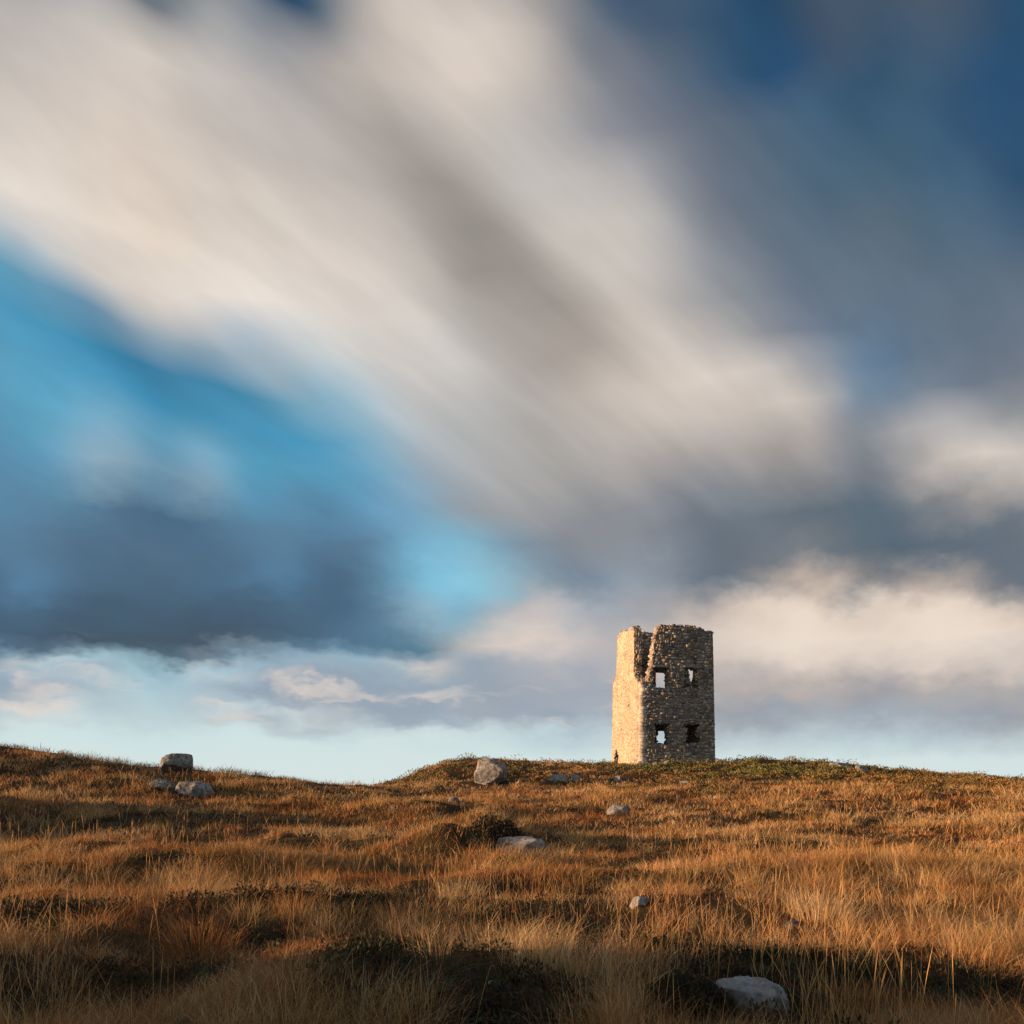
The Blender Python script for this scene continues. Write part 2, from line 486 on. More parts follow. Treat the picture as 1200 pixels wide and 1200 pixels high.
def masonry_mat(name, base, amount):
    """stone or mortar: per-stone tint times weathering noise"""
    m, nt, out = new_mat(name)
    tc = mk(nt, 'ShaderNodeTexCoord')
    at = mk(nt, 'ShaderNodeAttribute', attribute_name='tint')
    n1 = mk(nt, 'ShaderNodeTexNoise')
    n1.inputs['Scale'].default_value = 6.5
    n1.inputs['Detail'].default_value = 7
    n1.inputs['Roughness'].default_value = 0.7
    n2 = mk(nt, 'ShaderNodeTexNoise')
    n2.inputs['Scale'].default_value = 0.9
    n2.inputs['Detail'].default_value = 4
    for n in (n1, n2):
        nt.links.new(tc.outputs['Object'], n.inputs['Vector'])
    a = mk(nt, 'ShaderNodeMapRange')
    for k, v in (('From Min', 0.3), ('From Max', 0.7), ('To Min', 1 - amount), ('To Max', 1 + amount)):
        a.inputs[k].default_value = v
    nt.links.new(n1.outputs[0], a.inputs['Value'])
    b = mk(nt, 'ShaderNodeMapRange')
    for k, v in (('From Min', 0.3), ('From Max', 0.7), ('To Min', 1 - amount * 0.6), ('To Max', 1 + amount * 0.6)):
        b.inputs[k].default_value = v
    nt.links.new(n2.outputs[0], b.inputs['Value'])
    mu = mk(nt, 'ShaderNodeMath', operation='MULTIPLY')
    nt.links.new(a.outputs[0], mu.inputs[0])
    nt.links.new(b.outputs[0], mu.inputs[1])
    vs = mk(nt, 'ShaderNodeVectorMath', operation='SCALE')
    nt.links.new(at.outputs['Color'], vs.inputs[0])
    nt.links.new(mu.outputs[0], vs.inputs['Scale'])
    p = mk(nt, 'ShaderNodeBsdfPrincipled')
    p.inputs['Roughness'].default_value = 0.9
    p.inputs['Specular IOR Level'].default_value = 0.2
    nt.links.new(vs.outputs[0], p.inputs['Base Color'])
    bp = mk(nt, 'ShaderNodeBump')
    bp.inputs['Strength'].default_value = 0.7
    bp.inputs['Distance'].default_value = 0.04
    nt.links.new(n1.outputs[0], bp.inputs['Height'])
    nt.links.new(bp.outputs[0], p.inputs['Normal'])
    nt.links.new(p.outputs[0], out.inputs[0])
    return m

M_SOIL = soil_mat()
M_GRASS = plant_mat('moor_grass', 0.32)
M_STALK = plant_mat('dry_stem', 0.15, 0.55)
M_HEATH = plant_mat('heather_sprig', 0.12, 0.8)
M_STONE = masonry_mat('rubble_stone', None, 0.28)
M_CORE = masonry_mat('lime_mortar', None, 0.2)
M_ROCK = granite_mat('granite', (0.10, 0.095, 0.09), (0.33, 0.31, 0.285), 0.9)
M_ROCK_DARK = granite_mat('dark_rock', (0.035, 0.034, 0.033), (0.11, 0.105, 0.10), 0.6)
M_ROCK_PALE = granite_mat('pale_granite', (0.13, 0.127, 0.123), (0.35, 0.34, 0.33), 0.75)

# ------------------------------------------------------------------ ground
def build_ground():
    dt, a = 0.0235, 6.0
    n = int(math.asinh(3500 / a) / dt)
    nb = int(math.asinh(3500 / a) / 0.05)
    xs = a * np.sinh(np.arange(-n, n + 1) * dt)
    ysf = a * np.sinh(np.arange(0, n + 1) * dt)
    ysb = -a * np.sinh(np.arange(nb, 0, -1) * 0.05)
    ys = np.concatenate([ysb, ysf])
    X, Y = np.meshgrid(xs, ys)
    Z = ground_z(X, Y)
    V = np.stack([X, Y, Z], -1).reshape(-1, 3)
    w, h = len(xs), len(ys)
    i = np.arange((h - 1) * w).reshape(h - 1, w)[:, :-1].ravel()
    Fc = np.stack([i, i + 1, i + w + 1, i + w], -1)
    me = mesh_np('ground', V, Fc, np.full(len(Fc), 4), M_SOIL, smooth=True)
    tag(link('ground', me), kind='structure', label='rolling peat moorland rising to a low hill')

build_ground()

# ------------------------------------------------------------------ tower
S, HALF, THICK = 5.9, 2.95, 0.66
T_POS = Vector((11.472, 52.491, 3.521))
T_ROT = math.radians(11.8)
TAPER = 0.0047

tower = bpy.data.objects.new('ruined_tower', None)
COL.objects.link(tower)
tower.location = T_POS
tower.rotation_euler = (0, 0, T_ROT)
tag(tower, 'roofless square stone tower with a broken upper corner on the hill', 'tower')

def in_poly(u, z, pts):
    inside = np.zeros(np.shape(u), bool)
    j = len(pts) - 1
    for i in range(len(pts)):
        xi, zi = pts[i]
        xj, zj = pts[j]
        c = ((zi > z) != (zj > z)) & (u < (xj - xi) * (z - zi) / (zj - zi + 1e-12) + xi)
        inside ^= c
        j = i
    return inside

def wall_mask(top, holes):
    tx, tz = [p[0] for p in top], [p[1] for p in top]
    def f(u, z):
        u, z = np.asarray(u, float), np.asarray(z, float)
        ok = z <= np.interp(u, tx, tz) + 0.10 * (vnoise(u * 4 + 3, z * 0 + 1.0) - 0.5)
        for h in holes:
            ok &= ~in_poly(u + 0.10 * (vnoise(z * 5 + 11, u * 3) - 0.5), z + 0.06 * (vnoise(u * 6, z * 4 + 7) - 0.5), h)
        return ok
    return f

# wall coordinates: u along the wall, z up, depth inwards; each frame = (origin, u direction, inward direction)
FRAMES = {
    'front': (Vector((-HALF, -HALF, 0)), Vector((1, 0, 0)), Vector((0, 1, 0)), (0.0, S)),
    'left': (Vector((-HALF, -HALF, 0)), Vector((0, 1, 0)), Vector((1, 0, 0)), (THICK, S)),
    'back': (Vector((-HALF, HALF, 0)), Vector((1, 0, 0)), Vector((0, -1, 0)), (THICK, S)),
    'right': (Vector((HALF, -HALF, 0)), Vector((0, 1, 0)), Vector((-1, 0, 0)), (THICK, S - THICK)),
}
TOPS = {
    'front': [(0, 6.02), (0.52, 5.98), (0.66, 6.15), (0.72, 6.9), (0.98, 7.3), (1.0, 8.1), (1.05, 8.6), (1.2, 9.2), (1.22, 9.6), (1.36, 9.75), (1.45, 10.1), (1.6, 10.24), (2.6, 10.3), (4.1, 10.2), (4.7, 10.12), (5.05, 10.02), (5.18, 9.84), (5.4, 9.86), (5.6, 9.92), (5.9, 9.9)],
    'left': [(0, 5.95), (0.6, 6.0), (0.7, 6.3), (1.2, 6.45), (1.38, 6.8), (1.44, 9.7), (1.50, 10.1), (1.75, 10.42), (2.3, 10.42), (2.9, 10.36), (3.6, 10.46), (4.3, 10.52), (4.9, 10.46), (5.05, 10.1), (5.15, 8.4), (5.25, 7.1), (5.3, 7.0), (5.9, 6.98)],
    'back': [(0, 7.0), (0.5, 7.2), (0.8, 10.5), (1.6, 10.8), (2.6, 10.85), (3.4, 10.82), (5.9, 10.4)],
    'right': [(0, 9.9), (2.0, 9.7), (4.0, 9.8), (5.9, 10.2)],
}
HOLES = {
    'front': [
        [(1.06, 5.64), (1.10, 6.4), (1.08, 7.08), (2.10, 7.10), (2.14, 6.4), (2.10, 6.0), (2.24, 5.66)],
        [(3.42, 5.70), (3.60, 6.1), (3.58, 7.16), (4.52, 7.16), (4.48, 6.5), (4.52, 6.1), (4.72, 5.74)],
        [(1.13, 1.72), (1.25, 1.9), (1.25, 2.4), (1.10, 2.95), (2.28, 2.98), (2.15, 2.75), (2.16, 2.1), (2.34, 1.85), (2.1, 1.60), (1.3, 1.58)],
        [(3.52, 1.72), (3.68, 2.0), (3.66, 2.55), (3.48, 2.98), (3.8, 3.08), (4.7, 3.02), (4.55, 2.75), (4.52, 2.3), (4.76, 1.95), (4.6, 1.66), (3.8, 1.62)],
    ],
    'left': [
        [(4.3, -1), (4.35, 0.9), (4.6, 1.40), (4.95, 1.55), (5.15, 1.15), (5.35, 0.8), (5.45, 0.2), (5.6, -1)],
        [(2.15, 4.55), (2.15, 4.75), (2.5, 4.75), (2.5, 4.55)],
    ],
    'back': [[(3.58, 6.49), (3.58, 7.77), (4.58, 7.77), (4.58, 6.49)], [(3.73, 2.03), (3.73, 3.05), (4.66, 3.05), (4.62, 2.2), (4.4, 2.03)]],
    'right': [[(2.2, 6.0), (2.35, 6.5), (2.1, 7.0), (1.9, 8.05), (4.25, 8.05), (4.05, 7.2), (3.6, 6.6), (3.75, 6.0)]],
}

def to_local(frame, u, z, d):
    O, U, N, _ = FRAMES[frame]
    p = np.array(O)[None, :] + np.outer(u, np.array(U)) + np.outer(d, np.array(N))
    p[:, 2] += z
    k = 1 - TAPER * np.clip(p[:, 2], 0, 20)
    p[:, 0] *= k
    p[:, 1] *= k
    return p

STONE_COLS = [(0.30, 0.25, 0.205), (0.25, 0.22, 0.195), (0.38, 0.31, 0.24), (0.15, 0.13, 0.115), (0.46, 0.39, 0.32), (0.28, 0.21, 0.15), (0.21, 0.21, 0.215), (0.34, 0.25, 0.17), (0.12, 0.11, 0.105)]

def grow(h, fu, fz):
    cu, cz = sum(p[0] for p in h) / len(h), sum(p[1] for p in h) / len(h)
    return [(cu + (p[0] - cu) * fu, cz + (p[1] - cz) * fz) for p in h]

def build_wall(frame, mortar, stone_gain, proud, blend=0.0):
    holes = [grow(h, 1.16, 1.10) for h in HOLES[frame]] if frame in ('front', 'back') else HOLES[frame]
    mask = wall_mask(TOPS[frame], holes)
    u0, u1 = FRAMES[frame][3]
    if frame == 'left':
        u0 = 0.0
    cs = 0.105
    nu, nz = int(round((u1 - u0) / cs)), int(round(10.95 / cs))
    zb = -0.9
    gu = np.linspace(u0, u1, nu + 1)
    gz = np.linspace(zb, 10.95, int(round((10.95 - zb) / cs)) + 1)
    nz = len(gz) - 1
    cu, cz = (gu[:-1] + gu[1:]) / 2, (gz[:-1] + gz[1:]) / 2
    CU, CZ = np.meshgrid(cu, cz, indexing='ij')
    solid = mask(CU, CZ)
    if frame == 'left':           # the corner block belongs to the front wall below the break
        solid &= ~((CU < THICK) & (CZ < 20))
    # depth layers
    nd = 5
    ds = np.linspace(0.0, THICK, nd + 1)
    V, FA, vid = [], [], {}
    rr = np.random.default_rng(hash(frame) % 1000 if False else {'front': 1, 'left': 2, 'back': 3, 'right': 4}[frame])
    def vert(i, j, k):
        key = (i, j, k)
        if key not in vid:
            vid[key] = len(V)
            V.append((gu[i], gz[j], ds[k]))
        return vid[key]
    for i in range(nu):
        for j in range(nz):
            if not solid[i, j]:
                continue
            FA.append((vert(i, j, 0), vert(i + 1, j, 0), vert(i + 1, j + 1, 0), vert(i, j + 1, 0)))
            FA.append((vert(i, j, nd), vert(i, j + 1, nd), vert(i + 1, j + 1, nd), vert(i + 1, j, nd)))
            for di, dj, e in ((-1, 0, ((i, j + 1), (i, j))), (1, 0, ((i + 1, j), (i + 1, j + 1))), (0, -1, ((i, j), (i + 1, j))), (0, 1, ((i + 1, j + 1), (i, j + 1)))):
                a, b = i + di, j + dj
                if 0 <= a < nu and 0 <= b < nz and solid[a, b]:
                    continue
                if b < 0:
                    continue
                (p, q), (r, s) = e
                for k in range(nd):
                    FA.append((vert(p, q, k), vert(r, s, k), vert(r, s, k + 1), vert(p, q, k + 1)))
    V = np.array(V)
    # ragged jitter
    jit = (rr.random(V.shape) - 0.5)
    inner = np.ones(len(V))
    inner[(np.abs(V[:, 0] - 0) < 1e-6) | (np.abs(V[:, 0] - u1) < 1e-6) | (np.abs(V[:, 0] - u0) < 1e-6)] = 0.25
    V[:, 0] += jit[:, 0] * 0.085 * inner
    V[:, 1] += jit[:, 1] * 0.085
    edge_face = (V[:, 2] < 1e-6) | (V[:, 2] > THICK - 1e-6)
    V[:, 2] += jit[:, 2] * np.where(edge_face, 0.03, 0.10)
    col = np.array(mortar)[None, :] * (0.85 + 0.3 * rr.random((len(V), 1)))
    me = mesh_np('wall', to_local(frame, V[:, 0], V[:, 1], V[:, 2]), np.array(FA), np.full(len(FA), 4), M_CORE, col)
    w = link('wall', me, tower)
    # rubble facing: irregular stones standing proud of the mortar on both faces and in the broken edges
    SV, SF, SS, SCl = [], [], [], []
    def stone(cu_, cz_, wu, hz, dbase, dir_, pr, gain):
        n = 8
        ang = (np.arange(n) + 0.5 * rr.random(n)) / n * 2 * math.pi
        c, s_ = np.cos(ang), np.sin(ang)
        q = np.maximum(np.abs(c), np.abs(s_)) ** 0.95
        pu, pz = c / q * wu / 2, s_ / q * hz / 2
        m = 0.88 + 0.26 * rr.random(n)
        th = (rr.random() - 0.5) * 0.45
        pu, pz = pu * m * math.cos(th) - pz * m * math.sin(th), pu * m * math.sin(th) + pz * m * math.cos(th)
        tilt_u, tilt_z = (rr.random(2) - 0.5) * 0.25
        b = len(SV)
        for t in range(n):
            SV.append((cu_ + pu[t], cz_ + pz[t], dbase + dir_ * 0.06))
        for t in range(n):
            f = 0.86 + 0.11 * rr.random()
            SV.append((cu_ + pu[t] * f, cz_ + pz[t] * f, dbase - dir_ * (pr * (0.7 + 0.5 * rr.random()) + (tilt_u * pu[t] + tilt_z * pz[t]))))
        for t in range(n):
            t2 = (t + 1) % n
            SF.extend((b + t, b + t2, b + n + t2, b + n + t))
            SS.append(4)
        SF.extend(range(b + n, b + 2 * n))
        SS.append(n)
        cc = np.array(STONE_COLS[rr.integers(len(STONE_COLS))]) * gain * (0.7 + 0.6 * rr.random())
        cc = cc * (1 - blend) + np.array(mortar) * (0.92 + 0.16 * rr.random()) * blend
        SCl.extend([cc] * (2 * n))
    z = -0.3
    while z < 10.9:
        ch = 0.11 + 0.17 * rr.random()
        u = u0 + (rr.random() - 0.5) * 0.1
        while u < u1:
            sw = 0.13 + 0.42 * rr.random() ** 1.8
            if u + sw > u1:
                sw = max(0.1, u1 - u)
            cu_, cz_ = u + sw / 2, z + ch / 2 + (rr.random() - 0.5) * 0.12
            if mask(np.array([cu_, cu_ - sw * 0.45, cu_ + sw * 0.45, cu_, cu_]), np.array([cz_, cz_, cz_, cz_ + ch * 0.4, cz_ - ch * 0.4])).sum() >= 5 and cu_ + sw / 2 < u1 + 0.03 and cu_ - sw / 2 > u0 - 0.05:
                if rr.random() < 0.95 and not (frame == 'front' and cu_ < 0.36 and cz_ < 5.8):
                    stone(cu_, cz_, sw * 0.97, ch * 0.97 * (0.75 + 0.6 * rr.random()), 0.0, 1.0, proud * (0.3 + 1.4 * rr.random()), stone_gain)
                if rr.random() < 0.8 and THICK < cu_ < S - THICK:
                    stone(cu_, cz_, sw, ch, THICK, -1.0, 0.03 * (0.4 + rr.random()), 0.9)
            u += sw
        z += ch
    # chunks in the broken edges
    CUBE = np.array([(-1, -1, -1), (1, -1, -1), (1, 1, -1), (-1, 1, -1), (-1, -1, 1), (1, -1, 1), (1, 1, 1), (-1, 1, 1)], float) / 2
    CF = [(0, 3, 2, 1), (4, 5, 6, 7), (0, 1, 5, 4), (1, 2, 6, 5), (2, 3, 7, 6), (3, 0, 4, 7)]
    for i in range(nu):
        for j in range(8, nz):
            if not solid[i, j]:
                continue
            nb = [(i + a, j + b) for a, b in ((-1, 0), (1, 0), (0, 1), (0, -1))]
            if all(not (0 <= a < nu and 0 <= b < nz) or solid[a, b] for a, b in nb):
                continue
            for k in range(4):
                if rr.random() < 0.35 or (frame == 'back' and cz[j] < 10):
                    continue
                sz = 0.10 + 0.16 * rr.random(3)
                ctr = np.array([cu[i], cz[j], (k + 0.5) / 4 * THICK]) + (rr.random(3) - 0.5) * 0.10
                th = rr.random() * 3
                rot = np.array([[math.cos(th), -math.sin(th), 0], [math.sin(th), math.cos(th), 0], [0, 0, 1]])
                pts = (CUBE * sz * (0.8 + 0.4 * rr.random((8, 1)))) @ rot.T + ctr
                pts[:, 2] = np.clip(pts[:, 2], 0.0, THICK)
                b = len(SV)
                SV.extend(map(tuple, pts))
                for f in CF:
                    SF.extend(b + v for v in f)
                    SS.append(4)
                cc = np.array(STONE_COLS[rr.integers(len(STONE_COLS))]) * 1.1 * (0.8 + 0.5 * rr.random())
                SCl.extend([cc] * 8)
    SV = np.array(SV)
    if frame in ('left', 'right'):
        pass
    sme = mesh_np('rubble_stones', to_local(frame, SV[:, 0], SV[:, 1], SV[:, 2]), SF, SS, M_STONE, np.array(SCl))
    so = link('rubble_stones', sme, w)
    tag(so, kind='stuff')
    return w

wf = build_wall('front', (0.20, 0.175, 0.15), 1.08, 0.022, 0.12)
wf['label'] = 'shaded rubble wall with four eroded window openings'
wl_ = build_wall('left', (0.42, 0.355, 0.27), 1.2, 0.016, 0.62)  # paler mortar and stones put sunlight into this wall's colour
wl_['label'] = 'pale sunlit wall with a small hole at its foot'
wb = build_wall('back', (0.26, 0.23, 0.20), 0.95, 0.03)
wr = build_wall('right', (0.26, 0.23, 0.20), 0.95, 0.03)

def quoins():
    rr = np.random.default_rng(77)
    V, Fa, Cl = [], [], []
    z = -0.5
    while z < 5.75:
        h = 0.20 + 0.16 * rr.random()
        a, b = (0.50, 0.24) if rr.random() < 0.5 else (0.38, 0.46)
        a, b = a * (0.8 + 0.4 * rr.random()), b * (0.8 + 0.4 * rr.random())
        o = 0.018 + 0.02 * rr.random()
        b0 = len(V)
        for zz in (z + 0.012, z + h - 0.012):
            for (u, d) in ((-o, -o), (a, -o), (a, 0.1), (0.1, 0.1), (0.1, b), (-o, b)):
                V.append((u + (rr.random() - 0.5) * 0.02, zz + (rr.random() - 0.5) * 0.015, d + (rr.random() - 0.5) * 0.012))
        for t in range(6):
            Fa.append((b0 + t, b0 + (t + 1) % 6, b0 + 6 + (t + 1) % 6, b0 + 6 + t))
        for L in (0, 6):
            Fa.append((b0 + L, b0 + L + 1, b0 + L + 2, b0 + L + 3))
            Fa.append((b0 + L, b0 + L + 3, b0 + L + 4, b0 + L + 5))
        Cl += [np.array((0.44, 0.39, 0.32)) * (0.8 + 0.35 * rr.random())] * 12
        z += h
    V = np.array(V)
    me = mesh_np('corner_stones', to_local('front', V[:, 0], V[:, 1], V[:, 2]), np.array(Fa), np.full(len(Fa), 4), M_STONE, np.array(Cl))
    tag(link('corner_stones', me, tower), 'pale dressed corner stones', kind='stuff')

quoins()

def lintel(u0, u1, z0, z1, proud=0.045):
    rr = np.random.default_rng(int(u0 * 100 + z0))
    us = np.linspace(u0, u1, 7)
    V, Fa = [], []
    for a in us:
        for (zz, dd) in ((z0, -proud), (z1, -proud * 0.8), (z1, 0.6), (z0, 0.6)):
            V.append((a, zz + (rr.random() - 0.5) * 0.035, dd + (rr.random() - 0.5) * 0.015))
    for k in range(6):
        for t in range(4):
            Fa.append((k * 4 + t, k * 4 + (t + 1) % 4, (k + 1) * 4 + (t + 1) % 4, (k + 1) * 4 + t))
    Fa += [(3, 2, 1, 0), (24, 25, 26, 27)]
    V = np.array(V)
    me = mesh_np('lintel', to_local('front', V[:, 0], V[:, 1], V[:, 2]), np.array(Fa), np.full(len(Fa), 4), M_STONE, np.tile(np.array([[0.22, 0.215, 0.22]]), (len(V), 1)))
    link('lintel', me, wf)

lintel(0.95, 2.35, 7.10, 7.26)
lintel(3.35, 4.95, 7.17, 7.34)

# ------------------------------------------------------------------ rocks
def ray_ground(px, py):
    """the point of the moor seen at a pixel of the photograph"""
    dx, dz = (px - 600) / F_PX, (ROW_H - py) / F_PX
    t = np.linspace(2.5, 70, 5400)
    z = CAM_Z + dz * t
    g = ground_z(dx * t, t)
    k = np.argmax(g >= z)
    if not (g >= z).any():
        k = int(np.argmin(z - g))
    return Vector((dx * t[k], t[k], float(g[k])))

def rock_mesh(name, sx, sy, sz, seed, mat, cuts=9, rough=0.10, boxy=0.0, lemon=0.0):
    bm = bmesh.new()
    bmesh.ops.create_icosphere(bm, subdivisions=5, radius=1.0)
    rnd = random.Random(seed)
    off = Vector((rnd.random() * 50, rnd.random() * 50, rnd.random() * 50))
    planes = []
    for _ in range(cuts):
        v = Vector((rnd.gauss(0, 1), rnd.gauss(0, 1), rnd.gauss(0, 0.8)))
        v.normalize()
        planes.append((v, 0.62 + 0.26 * rnd.random()))
    for v in bm.verts:
        p = v.co.copy()
        if boxy:
            q = max(abs(p.x), abs(p.y), abs(p.z))
            p = p.lerp(p / q * 0.8, boxy)
        if lemon:
            p.z = p.z * (1 - lemon * max(p.x, 0) ** 1.3) + 0.10 * max(p.x, 0) * (p.z < 0)
            if p.x < -0.2 and p.z < 0:
                p.z *= 1.25
        for n, d in planes:
            e = p.dot(n) - d
            if e > 0:
                p -= n * e * 0.9
        m = mnoise.fractal(p * 1.6 + off, 0.9, 2.0, 6)
        p *= 1 + rough * m
        p *= 1 + 0.03 * mnoise.noise(p * 9 + off) + 0.015 * mnoise.noise(p * 22 + off)
        cr = abs(mnoise.noise(p * 2.1 + off * 1.7))
        if cr < 0.05:
            p *= 1 - 0.05 * (1 - cr / 0.05)
        v.co = Vector((p.x * sx, p.y * sy, p.z * sz))
    me = bpy.data.meshes.new(name)
    bm.to_mesh(me)
    bm.free()
    for f in me.polygons:
        f.use_smooth = True
    me.materials.append(mat)
    return me

ROCKS = []
def rock(name, px, py, w_px, h_px, depth, seed, label, mat, rz=0.0, cuts=9, rough=0.1, sink=0.25, boxy=0.0, tilt=(0, 0), cat='boulder', deep=0.9, lemon=0.0):
    p = ray_ground(px, py)
    s = p.y / F_PX
    w, h = w_px * s, h_px * s
    full = h / (1 - sink)
    me = rock_mesh(name, w / 2 / 0.86, w / 2 * deep, full / 2 / 0.86, seed, mat, cuts, rough, boxy, lemon)
    o = link(name, me)
    o.location = (p.x, p.y + 0.15 * w, p.z + h - full / 2)
    o.rotation_euler = (tilt[0], tilt[1], rz)
    tag(o, label, cat)
    ROCKS.append((p.x, p.y + 0.15 * w, w * 0.5, w * 0.5 * deep))
    return o

rock('boulder', 575, 919, 41, 28, 1, 8, 'big rounded boulder half sunlit on the heather slope below the tower', M_ROCK, 0.0, 4, 0.13, 0.06, 0.0, (0, -0.12), lemon=0.45)
rock('boulder', 205, 905, 34, 22, 1, 12, 'angular grey boulder perched on the ridge of brown grass', M_ROCK, 0.5, 14, 0.06, 0.10, 0.55)
rock('rock_outcrop', 222, 930, 44, 13, 1, 21, 'low flat grey outcrop in the grass below the perched boulder', M_ROCK, 0.2, 8, 0.12, 0.45, 0.2, cat='rock')
rock('rock_outcrop', 188, 922, 26, 8, 1, 22, 'small flat slab of rock beside the low grey outcrop', M_ROCK, 0.9, 8, 0.12, 0.5, 0.3, cat='rock')
rock('rock', 610, 999, 60, 17, 1, 31, 'long rounded grey rock lying in the shaded hollow', M_ROCK_PALE, 0.15, 7, 0.10, 0.35, 0.35, cat='rock')
rock('rock', 750, 1061, 25, 11, 1, 44, 'small pale rock poking out of the tall grass', M_ROCK_PALE, 0.6, 10, 0.10, 0.4, 0.3, cat='rock')
rock('rock', 880, 1184, 86, 33, 1, 52, 'flat topped pale granite rock beside the dark heather clump', M_ROCK_PALE, -0.2, 8, 0.08, 0.45, 0.45, (0.12, 0.12), cat='rock')
rock('rock', 653, 916, 26, 8, 1, 61, 'jagged white rock in the heather left of a smaller white rock', M_ROCK_PALE, 0.2, 12, 0.2, 0.4, 0.2, cat='rock')
rock('rock', 674, 916, 12, 8, 1, 62, 'smaller white rock in the heather right of the jagged one', M_ROCK_PALE, 0.2, 12, 0.2, 0.4, 0.2, cat='rock')
rock('rock', 724, 915, 10, 5, 1, 63, 'tiny pale stone in the heather just below the tower foot', M_ROCK_PALE, 0.2, 12, 0.15, 0.4, 0.2, cat='rock')
rock('rock', 725, 951, 28, 8, 1, 64, 'low grey rock at the foot of the rust coloured bank', M_ROCK, 0.2, 9, 0.1, 0.5, 0.2, cat='rock')
rock('rock', 805, 919, 16, 4, 1, 65, 'thin flat stone at the edge of the green turf below the tower', M_ROCK, 0.2, 9, 0.1, 0.5, 0.2, cat='rock')
rock('rock', 531, 939, 11, 5, 1, 66, 'tiny grey stone in the shaded grass below the big rounded boulder', M_ROCK, 0.2, 9, 0.1, 0.4, 0.2, cat='rock')
rock('rock_outcrop', 985, 899, 26, 7, 1, 67, 'low rock ledge breaking the crest of the hill beyond the tower', M_ROCK, 0.2, 9, 0.12, 0.5, 0.3, cat='rock')
rock('rock_outcrop', 1010, 904, 20, 7, 1, 68, 'dark stepped rock at the falling end of the hill crest', M_ROCK, 0.6, 9, 0.12, 0.5, 0.3, cat='rock')
rock('rock', 575, 1164, 24, 12, 1, 69, 'small bluish rock deep in the shaded foreground grass', M_ROCK_PALE, 0.4, 9, 0.1, 0.5, 0.3, cat='rock')
rock('rock', 931, 1086, 18, 6, 1, 70, 'small dark rock at the base of a pale grass tussock', M_ROCK_DARK, 0.1, 9, 0.1, 0.5, 0.3, cat='rock')

CLUMPS = {}
for _n, _px, _py, _w in (('near', 800, 1182, 0.60), ('far', 572, 984, 1.5)):
    _p = ray_ground(_px, _py)
    CLUMPS[_n] = (_p, _w)
    ROCKS.append((_p.x, _p.y, _w * 0.46, _w * 0.32))

def fallen_stones():
    rr = random.Random(91)
    lab = 'small stone fallen from the tower lying in turf at its foot'
    proto = [rock_mesh('fallen_stone', 0.20, 0.16, 0.13, 300 + q, M_ROCK_PALE, 10, 0.1, 0.5) for q in range(3)]
    for q in range(16):
        u = -0.6 + 6.6 * rr.random()
        d = -0.25 - 0.9 * rr.random() ** 2
        lx, ly = -HALF + u, -HALF + d
        c, s_ = math.cos(T_ROT), math.sin(T_ROT)
        x, y = T_POS.x + lx * c - ly * s_, T_POS.y + lx * s_ + ly * c
        o = link('fallen_stone', proto[q % 3])
        k = 0.7 + 0.8 * rr.random()
        o.scale = (k, k, k)
        o.location = (x, y, float(ground_z(x, y)) + 0.07 * k)
        o.rotation_euler = (rr.random() * 0.4, rr.random() * 0.4, rr.random() * 6)
        tag(o, lab, 'stone', 'fallen stones along the tower foot')

fallen_stones()

def rock_clear(x, y, pad=1.0):
    ok = np.ones(len(x), bool)
    for rx, ry, a, b in ROCKS:
        ok &= (((x - rx) / (a * pad)) ** 2 + ((y - ry) / (b * pad)) ** 2) > 1
    return ok

def tower_clear(x, y, pad=0.05):
    c, s = math.cos(-T_ROT), math.sin(-T_ROT)
    lx = (x - T_POS.x) * c - (y - T_POS.y) * s
    ly = (x - T_POS.x) * s + (y - T_POS.y) * c
    return (np.abs(lx) > HALF + pad) | (np.abs(ly) > HALF + pad)

# ------------------------------------------------------------------ grass
def heath_amount(x, y):
    """0 = moor grass, 1 = heather"""
    n = fbm(x / 3.2 + 50, y / 3.2, 3)
    hill = sstep(34.5, 40.5, y + 5 * n) * sstep(-14, -9, x)
    right = sstep(13, 20, x + 6 * n) * sstep(25, 31, y)
    return np.clip(0.85 * hill + 0.55 * right + 2.2 * (n - 0.08) * sstep(22, 30, y), 0, 1)

PAL = np.array([(0.47, 0.220, 0.068), (0.33, 0.118, 0.037), (0.56, 0.330, 0.130), (0.17, 0.070, 0.030), (0.60, 0.420, 0.215), (0.26, 0.165, 0.052), (0.17, 0.160, 0.048)])

def gap_noise(x, y):
    return fbm(x / 0.95 + 70, y / 0.8 + 13, 2) + 0.5 * fbm(x / 3.5 + 7, y / 2.5, 2)

